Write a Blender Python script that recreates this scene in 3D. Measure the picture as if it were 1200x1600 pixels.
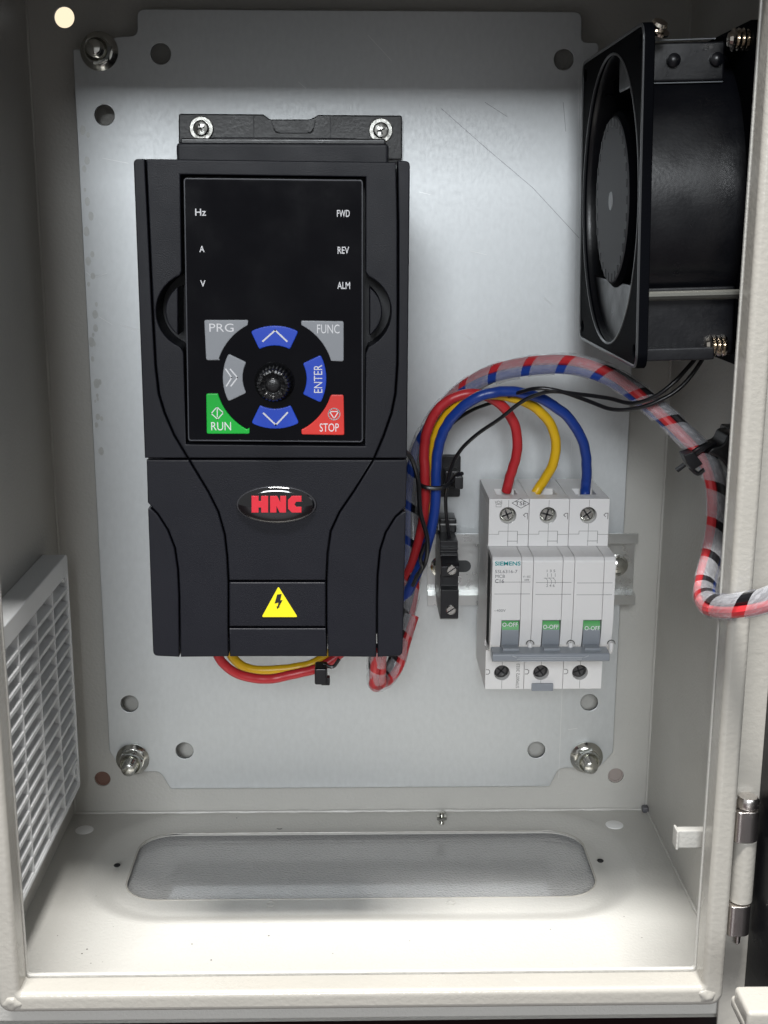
import bpy, bmesh, math, random
from mathutils import Vector, Matrix
random.seed(7)
for o in list(bpy.data.objects): bpy.data.objects.remove(o)
scn = bpy.context.scene
COL = scn.collection
S = 0.001                                  # everything below is measured in millimetres
# ------------------------------------------------------------------ camera
CP = Vector((150.13, -602.85, 306.37)); PIT, YAW, ROL, FPX = 0.2337, 0.0212, 0.0029, 1939.8
_cp, _sp, _cy, _sy = math.cos(PIT), math.sin(PIT), math.cos(YAW), math.sin(YAW)
FWD = Vector((_sy*_cp, _cy*_cp, -_sp)); _r = Vector((_cy, -_sy, 0)); _u = _r.cross(FWD)
_c, _s = math.cos(ROL), math.sin(ROL)
RGT = _c*_r + _s*_u; UPV = -_s*_r + _c*_u
cam_d = bpy.data.cameras.new('camera'); cam = bpy.data.objects.new('camera', cam_d); COL.objects.link(cam)
cam.matrix_world = Matrix((( RGT.x, UPV.x, -FWD.x, CP.x*S), (RGT.y, UPV.y, -FWD.y, CP.y*S), (RGT.z, UPV.z, -FWD.z, CP.z*S), (0, 0, 0, 1)))
cam_d.sensor_fit = 'HORIZONTAL'; cam_d.sensor_width = 36; cam_d.lens = FPX*36/1200
cam_d.clip_start = 0.02; cam_d.clip_end = 50
scn.camera = cam
def at(x, y, Y=None, X=None, Z=None):      # point of the photograph -> millimetres on a plane of known depth
    d = FWD + RGT*((x-600)/FPX) - UPV*((y-800)/FPX)
    t = (Y-CP.y)/d.y if Y is not None else (X-CP.x)/d.x if X is not None else (Z-CP.z)/d.z
    return CP + d*t
# ------------------------------------------------------------------ world and lamps
scn.view_settings.view_transform = 'Standard'; scn.view_settings.look = 'None'
scn.view_settings.exposure = 0.08; scn.view_settings.gamma = 1
w = bpy.data.worlds.new('World'); scn.world = w; w.use_nodes = True
w.node_tree.nodes['Background'].inputs[0].default_value = (0.78, 0.79, 0.80, 1)
w.node_tree.nodes['Background'].inputs[1].default_value = 0.42
def area(name, loc, target, sx, sy, power, col):
    L = bpy.data.lights.new(name, 'AREA'); L.shape = 'RECTANGLE'; L.size = sx; L.size_y = sy; L.energy = power; L.color = col
    o = bpy.data.objects.new(name, L); COL.objects.link(o)
    o.location = Vector(loc)*S
    o.rotation_euler = (Vector(target)-Vector(loc)).to_track_quat('-Z', 'Y').to_euler()
    return o
area('ceiling_lamp', (90, -720, 2250), (150, -120, 0), 0.7, 0.22, 100, (1.0, 0.985, 0.955))
area('window_light', (-40, -2300, 1010), (150, 0, 230), 0.62, 0.50, 29, (0.93, 0.97, 1.0))
# ------------------------------------------------------------------ materials
MATS = {}
def nodes(name):
    m = bpy.data.materials.new(name); m.use_nodes = True; MATS[name] = m
    nt = m.node_tree; return m, nt, nt.nodes['Principled BSDF']
def N(nt, t, **kw):
    n = nt.nodes.new(t)
    for k, v in kw.items():
        if k in n.inputs: n.inputs[k].default_value = v
        else: setattr(n, k, v)
    return n
def mat(name, col, rough=.5, metal=0, var=0, vscale=60, bump=0, bscale=900, rvar=0, stretch=None, coat=0, alpha=1, spec=.5, sss=0, bdetail=2):
    m, nt, b = nodes(name); L = nt.links.new
    b.inputs['Base Color'].default_value = (*col, 1); b.inputs['Roughness'].default_value = rough
    b.inputs['Metallic'].default_value = metal; b.inputs['Coat Weight'].default_value = coat
    b.inputs['Coat Roughness'].default_value = .08; b.inputs['Specular IOR Level'].default_value = spec
    b.inputs['Alpha'].default_value = alpha
    if sss: b.inputs['Subsurface Weight'].default_value = sss; b.inputs['Subsurface Scale'].default_value = .002
    tc = N(nt, 'ShaderNodeTexCoord'); mp = N(nt, 'ShaderNodeMapping'); L(tc.outputs['Object'], mp.inputs[0])
    if stretch: mp.inputs['Scale'].default_value = stretch
    if var:
        n = N(nt, 'ShaderNodeTexNoise', Scale=vscale, Detail=6, Roughness=.6); L(mp.outputs[0], n.inputs['Vector'])
        mx = N(nt, 'ShaderNodeMix', data_type='RGBA'); L(n.outputs['Fac'], mx.inputs[0])
        mx.inputs[6].default_value = (*[c*(1-var) for c in col], 1); mx.inputs[7].default_value = (*[min(1, c*(1+var)) for c in col], 1)
        L(mx.outputs[2], b.inputs['Base Color'])
    if rvar:
        n = N(nt, 'ShaderNodeTexNoise', Scale=vscale*1.7+11, Detail=5); L(mp.outputs[0], n.inputs['Vector'])
        mr = N(nt, 'ShaderNodeMapRange'); mr.inputs[1].default_value = .3; mr.inputs[2].default_value = .7
        mr.inputs[3].default_value = max(.02, rough-rvar); mr.inputs[4].default_value = rough+rvar
        L(n.outputs['Fac'], mr.inputs[0]); L(mr.outputs[0], b.inputs['Roughness'])
    if bump:
        n = N(nt, 'ShaderNodeTexNoise', Scale=bscale, Detail=bdetail); L(tc.outputs['Object'], n.inputs['Vector'])
        bp = N(nt, 'ShaderNodeBump', Strength=bump, Distance=.0004); L(n.outputs['Fac'], bp.inputs['Height']); L(bp.outputs[0], b.inputs['Normal'])
    return m
PAINT = mat('powder_coat_grey', (.52, .51, .48), .34, var=.06, vscale=12, bump=.5, bscale=750, rvar=.05)
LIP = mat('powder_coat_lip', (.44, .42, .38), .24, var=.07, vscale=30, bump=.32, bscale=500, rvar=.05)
GALV = mat('galvanised_sheet', (.60, .62, .63),  .50, metal=.92, var=.08, vscale=420, bump=.04, bscale=1800, rvar=.03, stretch=(1, 1, .55))
GLAND = mat('gland_plate_paint', (.46, .46, .455), .20, var=.04, vscale=12, bump=2.6, bscale=900, coat=1, spec=.9)
BLK = mat('inverter_case_plastic', (.0075, .008, .0125), .47, spec=.30, var=.08, vscale=40, bump=.22, bscale=2600, rvar=.04)
BLKD = mat('inverter_dark_plastic', (.012, .013, .017), .42)
GLOSS = mat('display_gloss', (.0015, .0015, .0035), .14, rvar=.06, vscale=30, spec=.22)
BBLK = mat('black_metal', (.003, .0033, .005), .33, bump=.12, bscale=700, rvar=.06, spec=.5)
FANP = mat('fan_plastic', (.003, .0033, .0045), .5, spec=.10, bump=.15, bscale=1400)
MATS['fan_plastic'].node_tree.nodes['Principled BSDF'].inputs['IOR'].default_value = 1.12
FANG = mat('fan_hub_label', (.055, .057, .062), .55, var=.1, vscale=90)
RUB = mat('black_nylon', (.010, .010, .012), .36, bump=.1, bscale=900)
WIREB = mat('black_wire_insulation', (.010, .010, .012), .3)
RED = mat('red_wire_insulation', (.52, .028, .035), .38, var=.08, vscale=60)
YEL = mat('yellow_wire_insulation', (.78, .47, .012), .36, var=.08, vscale=60)
BLU = mat('blue_wire_insulation', (.012, .046, .27), .34, var=.08, vscale=60)
WRAP = mat('frosted_spiral_wrap', (.86, .87, .92), .16, alpha=.27, spec=.6)
ZINC = mat('bright_zinc', (.66, .66, .62), .18, metal=1, var=.12, vscale=300, rvar=.06)
NICK = mat('nickel', (.72, .66, .58), .14, metal=1)
CHROME = mat('chrome', (.80, .76, .73), .24, metal=1, rvar=.04)
DSCR = mat('dark_steel_screw', (.16, .16, .16), .32, metal=1, var=.3, vscale=400)  # shade of the lower terminal wells put into the screw colour
RAIL = mat('passivated_rail', (.66, .67, .66), .30, metal=.95, var=.1, vscale=60, rvar=.06)
MCB = mat('breaker_plastic', (.76, .75, .745), .42, var=.03, vscale=50, bump=.12, bscale=1800)
MCBD = mat('breaker_cavity', (.045, .048, .05), .5)
SEAM = mat('seam_shadow_gap', (.16, .155, .15), .6)
TOG = mat('toggle_grey', (.25, .27, .30), .28, bump=.1, bscale=900)
TGRN = mat('toggle_green', (.08, .36, .10), .4)
WHT = mat('white_print', (.82, .82, .84), .5)
INK = mat('grey_print', (.16, .16, .17), .6)
TEAL = mat('teal_print', (.0, .30, .32), .5)
BGREY = mat('grey_key', (.31, .325, .35), .38, sss=.0)
BBLUE = mat('blue_key', (.018, .075, .60), .34)
BGRN = mat('green_key', (.005, .48, .045), .34)
BRED = mat('red_key', (.78, .045, .035), .34)
REDL = mat('red_badge_letters', (.70, .03, .05), .3)
YSIGN = mat('yellow_sticker', (.90, .78, .012), .45)
BINK = mat('black_print', (.01, .01, .012), .5)
VENT = mat('vent_plastic', (.74, .75, .76), .42, var=.03, vscale=60, bump=.15, bscale=1200)
HOLE_WHITE = mat('white_plug', (.85, .85, .84), .4)
PINK2 = mat('pale_plug', (.34, .29, .27), .4)
PINK = mat('brown_plug', (.20, .11, .085), .45)
FOAM = mat('gasket_foam', (.012, .012, .014), .8, bump=.5, bscale=1500)
TABLE = mat('dark_tabletop', (.018, .006, .007), .5, var=.3, vscale=20)
STAIN = mat('plate_stain', (.20, .21, .20), .5, metal=.8, var=.4, vscale=90)
SCRT = mat('scratch_bright', (.75, .76, .76), .3, metal=.9)
SCRD = mat('scratch_dark', (.22, .22, .24), .5, metal=.9)
m, nt, b = nodes('lamp_diffuser'); b.inputs['Base Color'].default_value = (0.02, .02, .02, 1)
b.inputs['Emission Color'].default_value = (1, .82, .54, 1); b.inputs['Emission Strength'].default_value = .95; GLOW = m  # added glow for the hole at top left
# ------------------------------------------------------------------ object helpers
def props(o, label=None, cat=None, group=None, kind=None):
    if label: o['label'] = label
    if cat: o['category'] = cat
    if group: o['group'] = group
    if kind: o['kind'] = kind
    return o
def thing(name, loc, label, cat, group=None):
    o = bpy.data.objects.new(name, None); COL.objects.link(o); o.location = Vector(loc)*S; o.empty_display_size = .01

    ORI[o.name] = Vector(loc)
    return props(o, label, cat, group)
ORI = {}
def link(name, bm, m, parent=None, smooth=True, origin=None, angle=35):
    """bm in world millimetres -> one mesh object, origin at its thing's base"""
    bmesh.ops.recalc_face_normals(bm, faces=bm.faces)
    if origin is None:
        if parent is not None: origin = ORI[parent.name]
        else:
            lo = Vector([min(v.co[i] for v in bm.verts) for i in range(3)]); hi = Vector([max(v.co[i] for v in bm.verts) for i in range(3)])
            origin = Vector(((lo.x+hi.x)/2, (lo.y+hi.y)/2, lo.z))
    for v in bm.verts: v.co = (v.co-Vector(origin))*S
    me = bpy.data.meshes.new(name); bm.to_mesh(me); bm.free()
    if smooth:
        me.polygons.foreach_set('use_smooth', [True]*len(me.polygons)); me.set_sharp_from_angle(angle=math.radians(angle))
    ms = m if isinstance(m, (list, tuple)) else [m]
    for x in ms: me.materials.append(x)
    o = bpy.data.objects.new(name, me); COL.objects.link(o)
    if parent is None: o.location = Vector(origin)*S
    else: o.parent = parent
    if smooth:
        wn = o.modifiers.new('weighted_normals', 'WEIGHTED_NORMAL'); wn.keep_sharp = True; wn.weight = 90
    ORI[o.name] = Vector(origin)
    return o
def add_box(bm, x0, x1, y0, y1, z0, z1, bev=0, seg=2):
    r = bmesh.ops.create_cube(bm, size=1)['verts']
    for v in r:
        v.co = Vector(((x0+x1)/2+v.co.x*(x1-x0), (y0+y1)/2+v.co.y*(y1-y0), (z0+z1)/2+v.co.z*(z1-z0)))
    if bev:
        es = set(e for v in r for e in v.link_edges)
        bmesh.ops.bevel(bm, geom=list(es), offset=bev, segments=seg, affect='EDGES', profile=.5)
def box(name, a, m, parent=None, bev=0, **k):
    bm = bmesh.new(); add_box(bm, *a, bev=bev); return link(name, bm, m, parent, **k)
def ortho(ax):
    ax = Vector(ax).normalized(); t = Vector((0, 0, 1)) if abs(ax.z) < .9 else Vector((1, 0, 0))
    u = ax.cross(t).normalized(); return ax, u, ax.cross(u)
def add_lathe(bm, c, ax, prof, n=32, cap=True, rot=0):
    """prof: (distance along axis, radius)"""
    c = Vector(c); ax, u, v = ortho(ax); rings = []
    for h, r in prof:
        if r < 1e-6: rings.append([bm.verts.new(c+ax*h)])
        else: rings.append([bm.verts.new(c+ax*h+(u*math.cos(rot+2*math.pi*i/n)+v*math.sin(rot+2*math.pi*i/n))*r) for i in range(n)])
    for a, b in zip(rings, rings[1:]):
        for i in range(n):
            j = (i+1) % n
            if len(a) == 1 and len(b) == 1: continue
            if len(a) == 1: bm.faces.new((a[0], b[i], b[j]))
            elif len(b) == 1: bm.faces.new((a[i], a[j], b[0]))
            else: bm.faces.new((a[i], a[j], b[j], b[i]))
    if cap:
        for r in (rings[0], rings[-1]):
            if len(r) > 2: bm.faces.new(r)
def lathe(name, c, ax, prof, m, parent=None, n=32, **k):
    bm = bmesh.new(); add_lathe(bm, c, ax, prof, n); return link(name, bm, m, parent, **k)
def rnd(pts, r, n=5):
    out = []; k = len(pts)
    for i in range(k):
        p = Vector((*pts[i][:2], 0)); a = Vector((*pts[i-1][:2], 0)); b = Vector((*pts[(i+1) % k][:2], 0))
        rr = pts[i][2] if len(pts[i]) > 2 else r
        da, db = (a-p), (b-p)
        if rr <= 0 or da.length < 1e-6 or db.length < 1e-6: out.append((p.x, p.y)); continue
        q = min(rr, da.length*.49, db.length*.49); A = p+da.normalized()*q; B = p+db.normalized()*q
        for j in range(n+1):
            t = j/n; v = A*(1-t)**2+p*2*t*(1-t)+B*t*t; out.append((v.x, v.y))
    return out
def rrect(x0, x1, y0, y1, r, n=6):
    out = []
    for cx, cy, a in ((x1-r, y1-r, 0), (x0+r, y1-r, 90), (x0+r, y0+r, 180), (x1-r, y0+r, 270)):
        for j in range(n+1):
            t = math.radians(a+90*j/n); out.append((cx+r*math.cos(t), cy+r*math.sin(t)))
    return out
def circ(x, y, r, n=28, ry=None):
    ry = ry or r
    return [(x+r*math.cos(2*math.pi*i/n), y+ry*math.sin(2*math.pi*i/n)) for i in range(n)]
def add_poly(bm, outlines, a, b, axis='Y', bev=0, off=0, seg=2):
    """extrude 2-D outlines (first one outer, others holes) from a to b along the axis"""
    cu = bpy.data.curves.new('tmp', 'CURVE'); cu.dimensions = '2D'; cu.fill_mode = 'BOTH'
    cx, cy = outlines[0][0]
    for pts in outlines:
        sp = cu.splines.new('POLY'); sp.points.add(len(pts)-1); sp.use_cyclic_u = True
        for q, p in zip(sp.points, pts): q.co = (p[0]-cx, p[1]-cy, 0, 1)
    h = abs(b-a)/2; cu.extrude = max(h-bev, .0001); cu.bevel_depth = bev; cu.bevel_resolution = seg; cu.offset = -bev-off
    o = bpy.data.objects.new('tmp', cu); me = bpy.data.meshes.new_from_object(o)
    t = bmesh.new(); t.from_mesh(me); bmesh.ops.remove_doubles(t, verts=t.verts, dist=1e-4); mid = (a+b)/2
    for v in t.verts:
        x, y, z = v.co.x+cx, v.co.y+cy, v.co.z
        v.co = (x, mid+z, y) if axis == 'Y' else (mid+z, x, y) if axis == 'X' else (x, y, mid+z)
    bmesh.ops.recalc_face_normals(t, faces=t.faces)
    m2 = bpy.data.meshes.new('tmp'); t.to_mesh(m2); t.free(); bm.from_mesh(m2)
    bpy.data.objects.remove(o); bpy.data.curves.remove(cu); bpy.data.meshes.remove(me); bpy.data.meshes.remove(m2)
def poly(name, outlines, a, b, m, parent=None, axis='Y', bev=0, off=0, seg=2, **k):
    bm = bmesh.new(); add_poly(bm, outlines, a, b, axis, bev, off, seg); return link(name, bm, m, parent, **k)
def spline(pts, n=10):
    P = [Vector(p) for p in pts]; P = [P[0]*2-P[1]]+P+[P[-1]*2-P[-2]]; out = []
    for i in range(1, len(P)-2):
        for j in range(n):
            t = j/n; a, b, c, d = P[i-1:i+3]
            out.append(.5*((2*b)+(c-a)*t+(2*a-5*b+4*c-d)*t*t+(3*b-a-3*c+d)*t**3))
    out.append(P[-2]); return out
def frames(path):
    T = [(path[min(i+1, len(path)-1)]-path[max(i-1, 0)]).normalized() for i in range(len(path))]
    u = ortho(T[0])[1]; F = []
    for t in T:
        u = (u-t*u.dot(t)).normalized(); F.append((t, u, t.cross(u)))
    return F
def add_tube(bm, path, r, n=12, squash=None):
    F = frames(path); prev = None
    for k, (p, (t, u, v)) in enumerate(zip(path, F)):
        rr = r(k/(len(path)-1)) if callable(r) else r
        ring = [bm.verts.new(p+(u*math.cos(2*math.pi*i/n)+v*math.sin(2*math.pi*i/n))*rr) for i in range(n)]
        if prev:
            for i in range(n): bm.faces.new((prev[i], prev[(i+1) % n], ring[(i+1) % n], ring[i]))
        else: bm.faces.new(ring)
        prev = ring
    bm.faces.new(prev)
def tube(name, pts, r, m, parent=None, n=12, sm=10, **k):
    bm = bmesh.new(); add_tube(bm, spline(pts, sm) if sm else [Vector(p) for p in pts], r, n); return link(name, bm, m, parent, **k)
FONT = None
def text(s, cx, cy, w, h, Y, m, parent, rot=0, name='lettering', thick=.04, plane='Y', offset=0):
    """lettering centred on photo point (cx, cy), w x h photo pixels, printed on the plane of depth Y"""
    cu = bpy.data.curves.new('t', 'FONT'); cu.body = s; cu.size = 1; cu.extrude = .001; cu.offset = offset; cu.resolution_u = 3
    o = bpy.data.objects.new('t', cu); me = bpy.data.meshes.new_from_object(o)
    t = bmesh.new(); t.from_mesh(me)
    xs = [v.co.x for v in t.verts]; ys = [v.co.y for v in t.verts]; x0, x1, y0, y1 = min(xs), max(xs), min(ys), max(ys)
    a, b_, c = at(cx, cy, Y), at(cx+w, cy, Y), at(cx, cy-h, Y)
    W, H = (b_-a).length, (c-a).length
    ca, sa = math.cos(rot), math.sin(rot)
    for v in t.verts:
        x = ((v.co.x-x0)/(x1-x0)-.5)*(W if not rot else H); y = ((v.co.y-y0)/(y1-y0)-.5)*(H if not rot else W)
        v.co = (a.x+x*ca-y*sa, Y-thick/2+(thick/2 if v.co.z < 0 else -thick/2), a.z+x*sa+y*ca)
    bpy.data.objects.remove(o); bpy.data.curves.remove(cu); bpy.data.meshes.remove(me)
    return link(name, t, m, parent, smooth=False)
def pxs(pts, Y):
    out = []
    for p in pts:
        q = at(p[0], p[1], Y); out.append((q.x, q.z, *p[2:]))
    return out
def add_line(bm, pts, w, y0, y1):
    """thin raised strip along 2-D (x, z) points"""
    for a, b in zip(pts, pts[1:]):
        a, b = Vector(a[:2]), Vector(b[:2]); d = (b-a).normalized(); n = Vector((-d.y, d.x))*w/2
        a = a-d*w/2; b = b+d*w/2
        q = [a+n, b+n, b-n, a-n]
        f = [bm.verts.new((p.x, y0, p.y)) for p in q]; g = [bm.verts.new((p.x, y1, p.y)) for p in q]
        bm.faces.new(f); bm.faces.new(g)
        for i in range(4): bm.faces.new((f[i], f[(i+1) % 4], g[(i+1) % 4], g[i]))
def lines(name, strokes, w, y0, y1, m, parent):
    bm = bmesh.new()
    for s in strokes: add_line(bm, s, w, y0, y1)
    return link(name, bm, m, parent, smooth=False)
def dup(root, loc, label=None):
    def cp(o, par):
        c = o.copy(); COL.objects.link(c)
        if par: c.parent = par
        for ch in [x for x in KIDS if x.parent == o]: cp(ch, c)
        return c
    KIDS = [x for x in bpy.data.objects if x.parent]
    r = cp(root, None); r.location = Vector(loc)*S; ORI[r.name] = Vector(loc)
    if label: r['label'] = label
    return r
def struct(o): o['kind'] = 'structure'; return o
# ------------------------------------------------------------------ setting
W, H = 303.0, 416.0
bm = bmesh.new(); add_box(bm, -1500, 1800, -900, 700, -22, -14)
struct(link('tabletop', bm, TABLE, smooth=False))
lt = thing('ceiling_light', (at(100, 27, 260).x, 260, at(100, 27, 260).z-30), 'glowing cream lamp seen through the round hole at top left of the cabinet', 'lamp')  # glowing disc added to stand for light coming through the hole
c0 = at(100, 27, 260)
poly('diffuser', [circ(c0.x, c0.z, 32)], 260, 264, GLOW, lt)
poly('housing', [circ(c0.x, c0.z, 36)], 264.5, 275, PAINT, lt)  # backing of the added glowing disc
# ------------------------------------------------------------------ enclosure
enc = thing('electrical_enclosure', (W/2, -90, -14), 'open light grey powder coated steel cabinet holding all the gear', 'cabinet')
poly('back_wall', [[(-1.5, -1.5), (W+1.5, -1.5), (W+1.5, H+1.5), (-1.5, H+1.5)]]+[circ(*q) for q in ((17.1, 393.9, 4.6), (15.9, 19.5, 4.2), (285.7, 19.5, 4.2))], 1.5, 0, PAINT, enc)
box('side_wall', (-1.5, 0, -176, 0, 0, H), PAINT, enc); box('side_wall', (W, W+1.5, -176, 0, 0, H), PAINT, enc)
box('ceiling_panel', (-1.5, W+1.5, -176, 0, H, H+1.5), PAINT, enc)
def ray_rr(cx, cy, hx, hy, r, t):
    dx, dy = math.cos(t), math.sin(t); lo, hi = 0, 1000
    for _ in range(40):
        m_ = (lo+hi)/2; px, py = abs(dx*m_), abs(dy*m_)
        qx, qy = px-(hx-r), py-(hy-r); d = math.hypot(max(qx, 0), max(qy, 0))+min(max(qx, qy), 0)-r
        if d < 0: lo = m_
        else: hi = m_
    return cx+dx*lo, cy+dy*lo
bm = bmesh.new(); cx, cy = 151.5, -52.0
angs = sorted([2*math.pi*i/220 for i in range(220)]+[math.atan2(sy-cy, sx-cx) % (2*math.pi) for sx in (0, W) for sy in (-176, 0)])
shapes = []
def rectray(t):
    dx, dy = math.cos(t), math.sin(t); k = []
    if dx > 1e-9: k.append((W-cx)/dx)
    if dx < -1e-9: k.append((0-cx)/dx)
    if dy > 1e-9: k.append((0-cy)/dy)
    if dy < -1e-9: k.append((-176-cy)/dy)
    k = min(k); return cx+dx*k, cy+dy*k
rings = [[bm.verts.new((*rectray(t), 0)) for t in angs]]
for j in range(15):
    f = j/14; s_ = f*f*(3-2*f); ins = 15*f
    rings.append([bm.verts.new((*ray_rr(cx, cy-1.5, 133-ins, 53.5-ins, 44-ins, t), -4*s_)) for t in angs])
for ex, z in ((0, -4), (0, -5.6)):
    rings.append([bm.verts.new((*ray_rr(cx, cy+4.5, 112.8, 32.5, 17, t), z)) for t in angs])
for a, b_ in zip(rings, rings[1:]):
    for i in range(len(angs)):
        j = (i+1) % len(angs); bm.faces.new((a[i], a[j], b_[j], b_[i]))
link('floor_panel', bm, PAINT, enc, angle=50)
bm = bmesh.new(); e_ = [Vector((*ray_rr(cx, cy+4.5, 112.6, 32.3, 16.8, 2*math.pi*i/200), -4.1)) for i in range(201)]; add_tube(bm, e_, .42, 8); link('opening_edge', bm, LIP, enc)  # bead added to catch the bright rim highlight of the opening
box('gland_plate', (28, 275, -104, -6, -9, -7.2), GLAND, enc)
# lip: raised channel round the opening, and the gutter behind it
poly('lip', [rrect(14.5, 288.3, 14.5, 401.5, 5), rrect(22.8, 280.2, 22.8, 393.2, 1.2)], -190, -178.2, LIP, enc, bev=2.2, seg=4)
poly('front_flange', [rrect(-2, 302, at(600, 1590, -178).z, 418, 2), rrect(22.9, 280.1, 22.9, 393.1, 1.2)], -178, -176.2, PAINT, enc, bev=.4)
for q, d in (((281, -182, 19), 1), ((21, -182, 19), -1)):        # rough corner weld dressed with paint
    bm = bmesh.new(); bmesh.ops.create_icosphere(bm, subdivisions=3, radius=1)
    for v in bm.verts:
        n_ = 1+.12*math.sin(v.co.x*5+d)*math.cos(v.co.z*6+1); v.co = Vector((q[0]+v.co.x*5.0*n_+d*1, -187.4+v.co.y*3.4*n_, q[2]+v.co.z*4.2*n_))
    link('corner_weld', bm, LIP, enc)
# weld beads and seams at the back corners
def bead(a, b_, r, wob=.25):
    a, b_ = Vector(a), Vector(b_); k = 60
    pts = [a.lerp(b_, i/k)+Vector((random.uniform(-wob, wob), random.uniform(-wob, wob), random.uniform(-wob, wob)))*.5 for i in range(k+1)]
    bm = bmesh.new(); add_tube(bm, pts, lambda t: r*(1+.2*math.sin(t*70)), 8); link('weld_bead', bm, PAINT, enc)
bead((0, -.4, .3), (W, -.4, .3), .9); bead((.3, -.4, 0), (.3, -.4, H), .8); bead((W-.3, -.4, 0), (W-.3, -.4, H), .8); bead((W-.3, -2, .3), (W-.3, -170, .3), .7)
for q in ((183, 1353), (938, 1346)):
    p = at(*q, Z=-1.5); lathe('screw_hole', (p.x, p.y, -1.2), (0, 0, 1), [(0, 1.6), (.3, 1.6), (.3, 1.3), (-.4, 1.2)], BINK, enc, n=16)
p = at(437, 1293, Z=-3.8); lathe('screw_hole', (p.x, p.y, -3.95), (0, 0, 1), [(0, 2.3), (.45, 2.3), (.45, 1.8), (.2, 1.7), (.2, 0)], MCBD, enc, n=20)
for q in ((423, 1412), (704, 1410)):
    p = at(*q, Z=-3.8); lathe('screw_hole', (p.x, p.y, -3.9), (0, 0, 1), [(-1.2, 1.2), (-1.2, 2.2), (.25, 2.2), (.25, 1.6), (-1.0, 1.5)], MCBD if q[0] > 430 and q[0] < 440 else PAINT, enc, n=16)
p = at(1009, 1264, Y=-3); box('bolt_end', (p.x-2, p.x+1.2, -5, -1, .3, 3.4), SCRD, enc, bev=.6)
# tab welded to the hinge side of the lip
box('tab', (273.2, 285.4, -168, -164, 68.6, 76.2), PAINT, enc, bev=.8)
box('tab_lip', (272.4, 273.6, -169, -163, 68.3, 76.5), PAINT, enc, bev=.7)
bm = bmesh.new()
for q in ((370, 1278), (136, 1483), (128, 1490), (142, 1505), (150, 1400), (420, 1462), (300, 1475), (177, 1448), (70, 1520), (975, 1432), (860, 1452), (520, 1490), (640, 1470), (160, 1503), (90, 1462), (1003, 1465), (330, 1500)):
    p = at(*q, Z=.05); bmesh.ops.create_circle(bm, cap_ends=True, segments=7, radius=random.uniform(.18, .42), matrix=Matrix.Translation((p.x, p.y, -3.97 if q == (370, 1278) and False else .06)))
o = link('dust_speck', bm, MATS['rub_mark_dark'] if 'rub_mark_dark' in MATS else mat('rub_mark_dark', (.10, .09, .08), .8), enc, smooth=False); o['kind'] = 'stuff'
for i, q in enumerate(((132, 1297), (960, 1289))):
    p = at(*q, Z=0); o = lathe('hole_plug', (p.x, p.y, -.2), (0, 0, 1), [(0, 4.6), (.35, 4.6), (.7, 4.1), (.9, 0)], HOLE_WHITE, None, n=32)  # white discs added for the light showing in open floor holes
    props(o, ['white round plug in the cabinet floor beside the left vent', 'white round plug in the cabinet floor at the back right corner'][i], 'plug', 'white plugs in the cabinet floor')
for i, q in enumerate(((15.9, 19.5), (285.7, 19.5))):
    o = lathe('mounting_hole_plug', (q[0], 1.4, q[1]), (0, -1, 0), [(0, 4.15), (.5, 4.1), (.5, 3.4), (.1, 3.2), (.05, 0)], [PINK, PINK2][i], None, n=28)  # coloured discs added for the lit surface behind these open holes
    props(o, ['brown disc filling the mounting hole at lower left of back wall', 'pale pinkish disc filling the mounting hole at lower right of back wall'][i], 'plug', 'plugs in the back wall')
p = at(690, 1284, Z=0)
sc_ = thing('small_bolt', (p.x, p.y, -.5), 'small zinc screw standing in the cabinet floor behind the recess', 'screw')
bm = bmesh.new()
prof = []
for i in range(9): prof += [(i*.7, 1.5), (i*.7+.35, 1.15)]
add_lathe(bm, (p.x, p.y, -1), (0, .0, 1), prof+[(6.4, 1.4), (6.6, 0)], 16); link('thread', bm, ZINC, sc_)
bm = bmesh.new(); add_lathe(bm, (p.x, p.y, 1.4), (0, 0, 1), [(0, 2.6), (.3, 2.9), (1.6, 2.9), (1.9, 2.5)], 6); link('nut', bm, ZINC, sc_)
# ------------------------------------------------------------------ mounting plate
PY = -14.0
plate = thing('mounting_plate', (151, PY, 20), 'galvanised sheet steel back plate with notched corners and scratches', 'mounting plate')
x0, x1, z0, z1 = 23.2, 280.6, 20.3, 395.6
out = rnd([(48.5, 30.0, 3), (53.5, z0, 1.2), (248.5, z0, 1.2), (253, 30.5, 3), (274, 31, 2), (x1, 39, 1), (x1, z1-18, 1.5), (x1-22, z1-18, 2), (x1-22, z1-13, 2), (250.5, z1-13, 3), (250.5, z1, 4),
           (52.3, z1, 4), (52.3, z1-11, 3), (41, z1-12, 2), (41, z1-17, 1), (x0, z1-17, 1), (x0, 41.5, 1), (27.5, 34, 1), (34, 30, 1)], 2)
holes = [(62.2, 376.8), (35.9, 350.5), (243, 375.3), (34.5, 67), (267.3, 66.4), (61.3, 41.4), (241.1, 40.6)]
poly('sheet', [out]+[circ(x, z, 4.4, 32) for x, z in holes], PY, PY+2, GALV, plate, bev=.35)
bm = bmesh.new()
for i in range(46):                                        # dark rub marks down the left edge
    z = random.uniform(190, 345)
    if random.random() < .4: continue
    c = (x0+random.uniform(1.2, 5), z); r = random.uniform(.5, 1.6)
    pts = [(c[0]+math.cos(a*.7)*r*random.uniform(.9, 1.1), c[1]+math.sin(a*.7)*r*1.6*random.uniform(.9, 1.1)) for a in range(9)]
    yo = PY-.02-.002*i; v = [bm.verts.new((x, yo, z)) for x, z in pts]; bm.faces.new(v)
link('rub_mark', bm, mat('rub_mark', (.50, .51, .50), .42, metal=.9, var=.2, vscale=200), plate, smooth=False)['kind'] = 'stuff'
def pp(*q): return [(lambda v: (v.x, v.z))(at(a, b_, PY)) for a, b_ in q]
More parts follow.
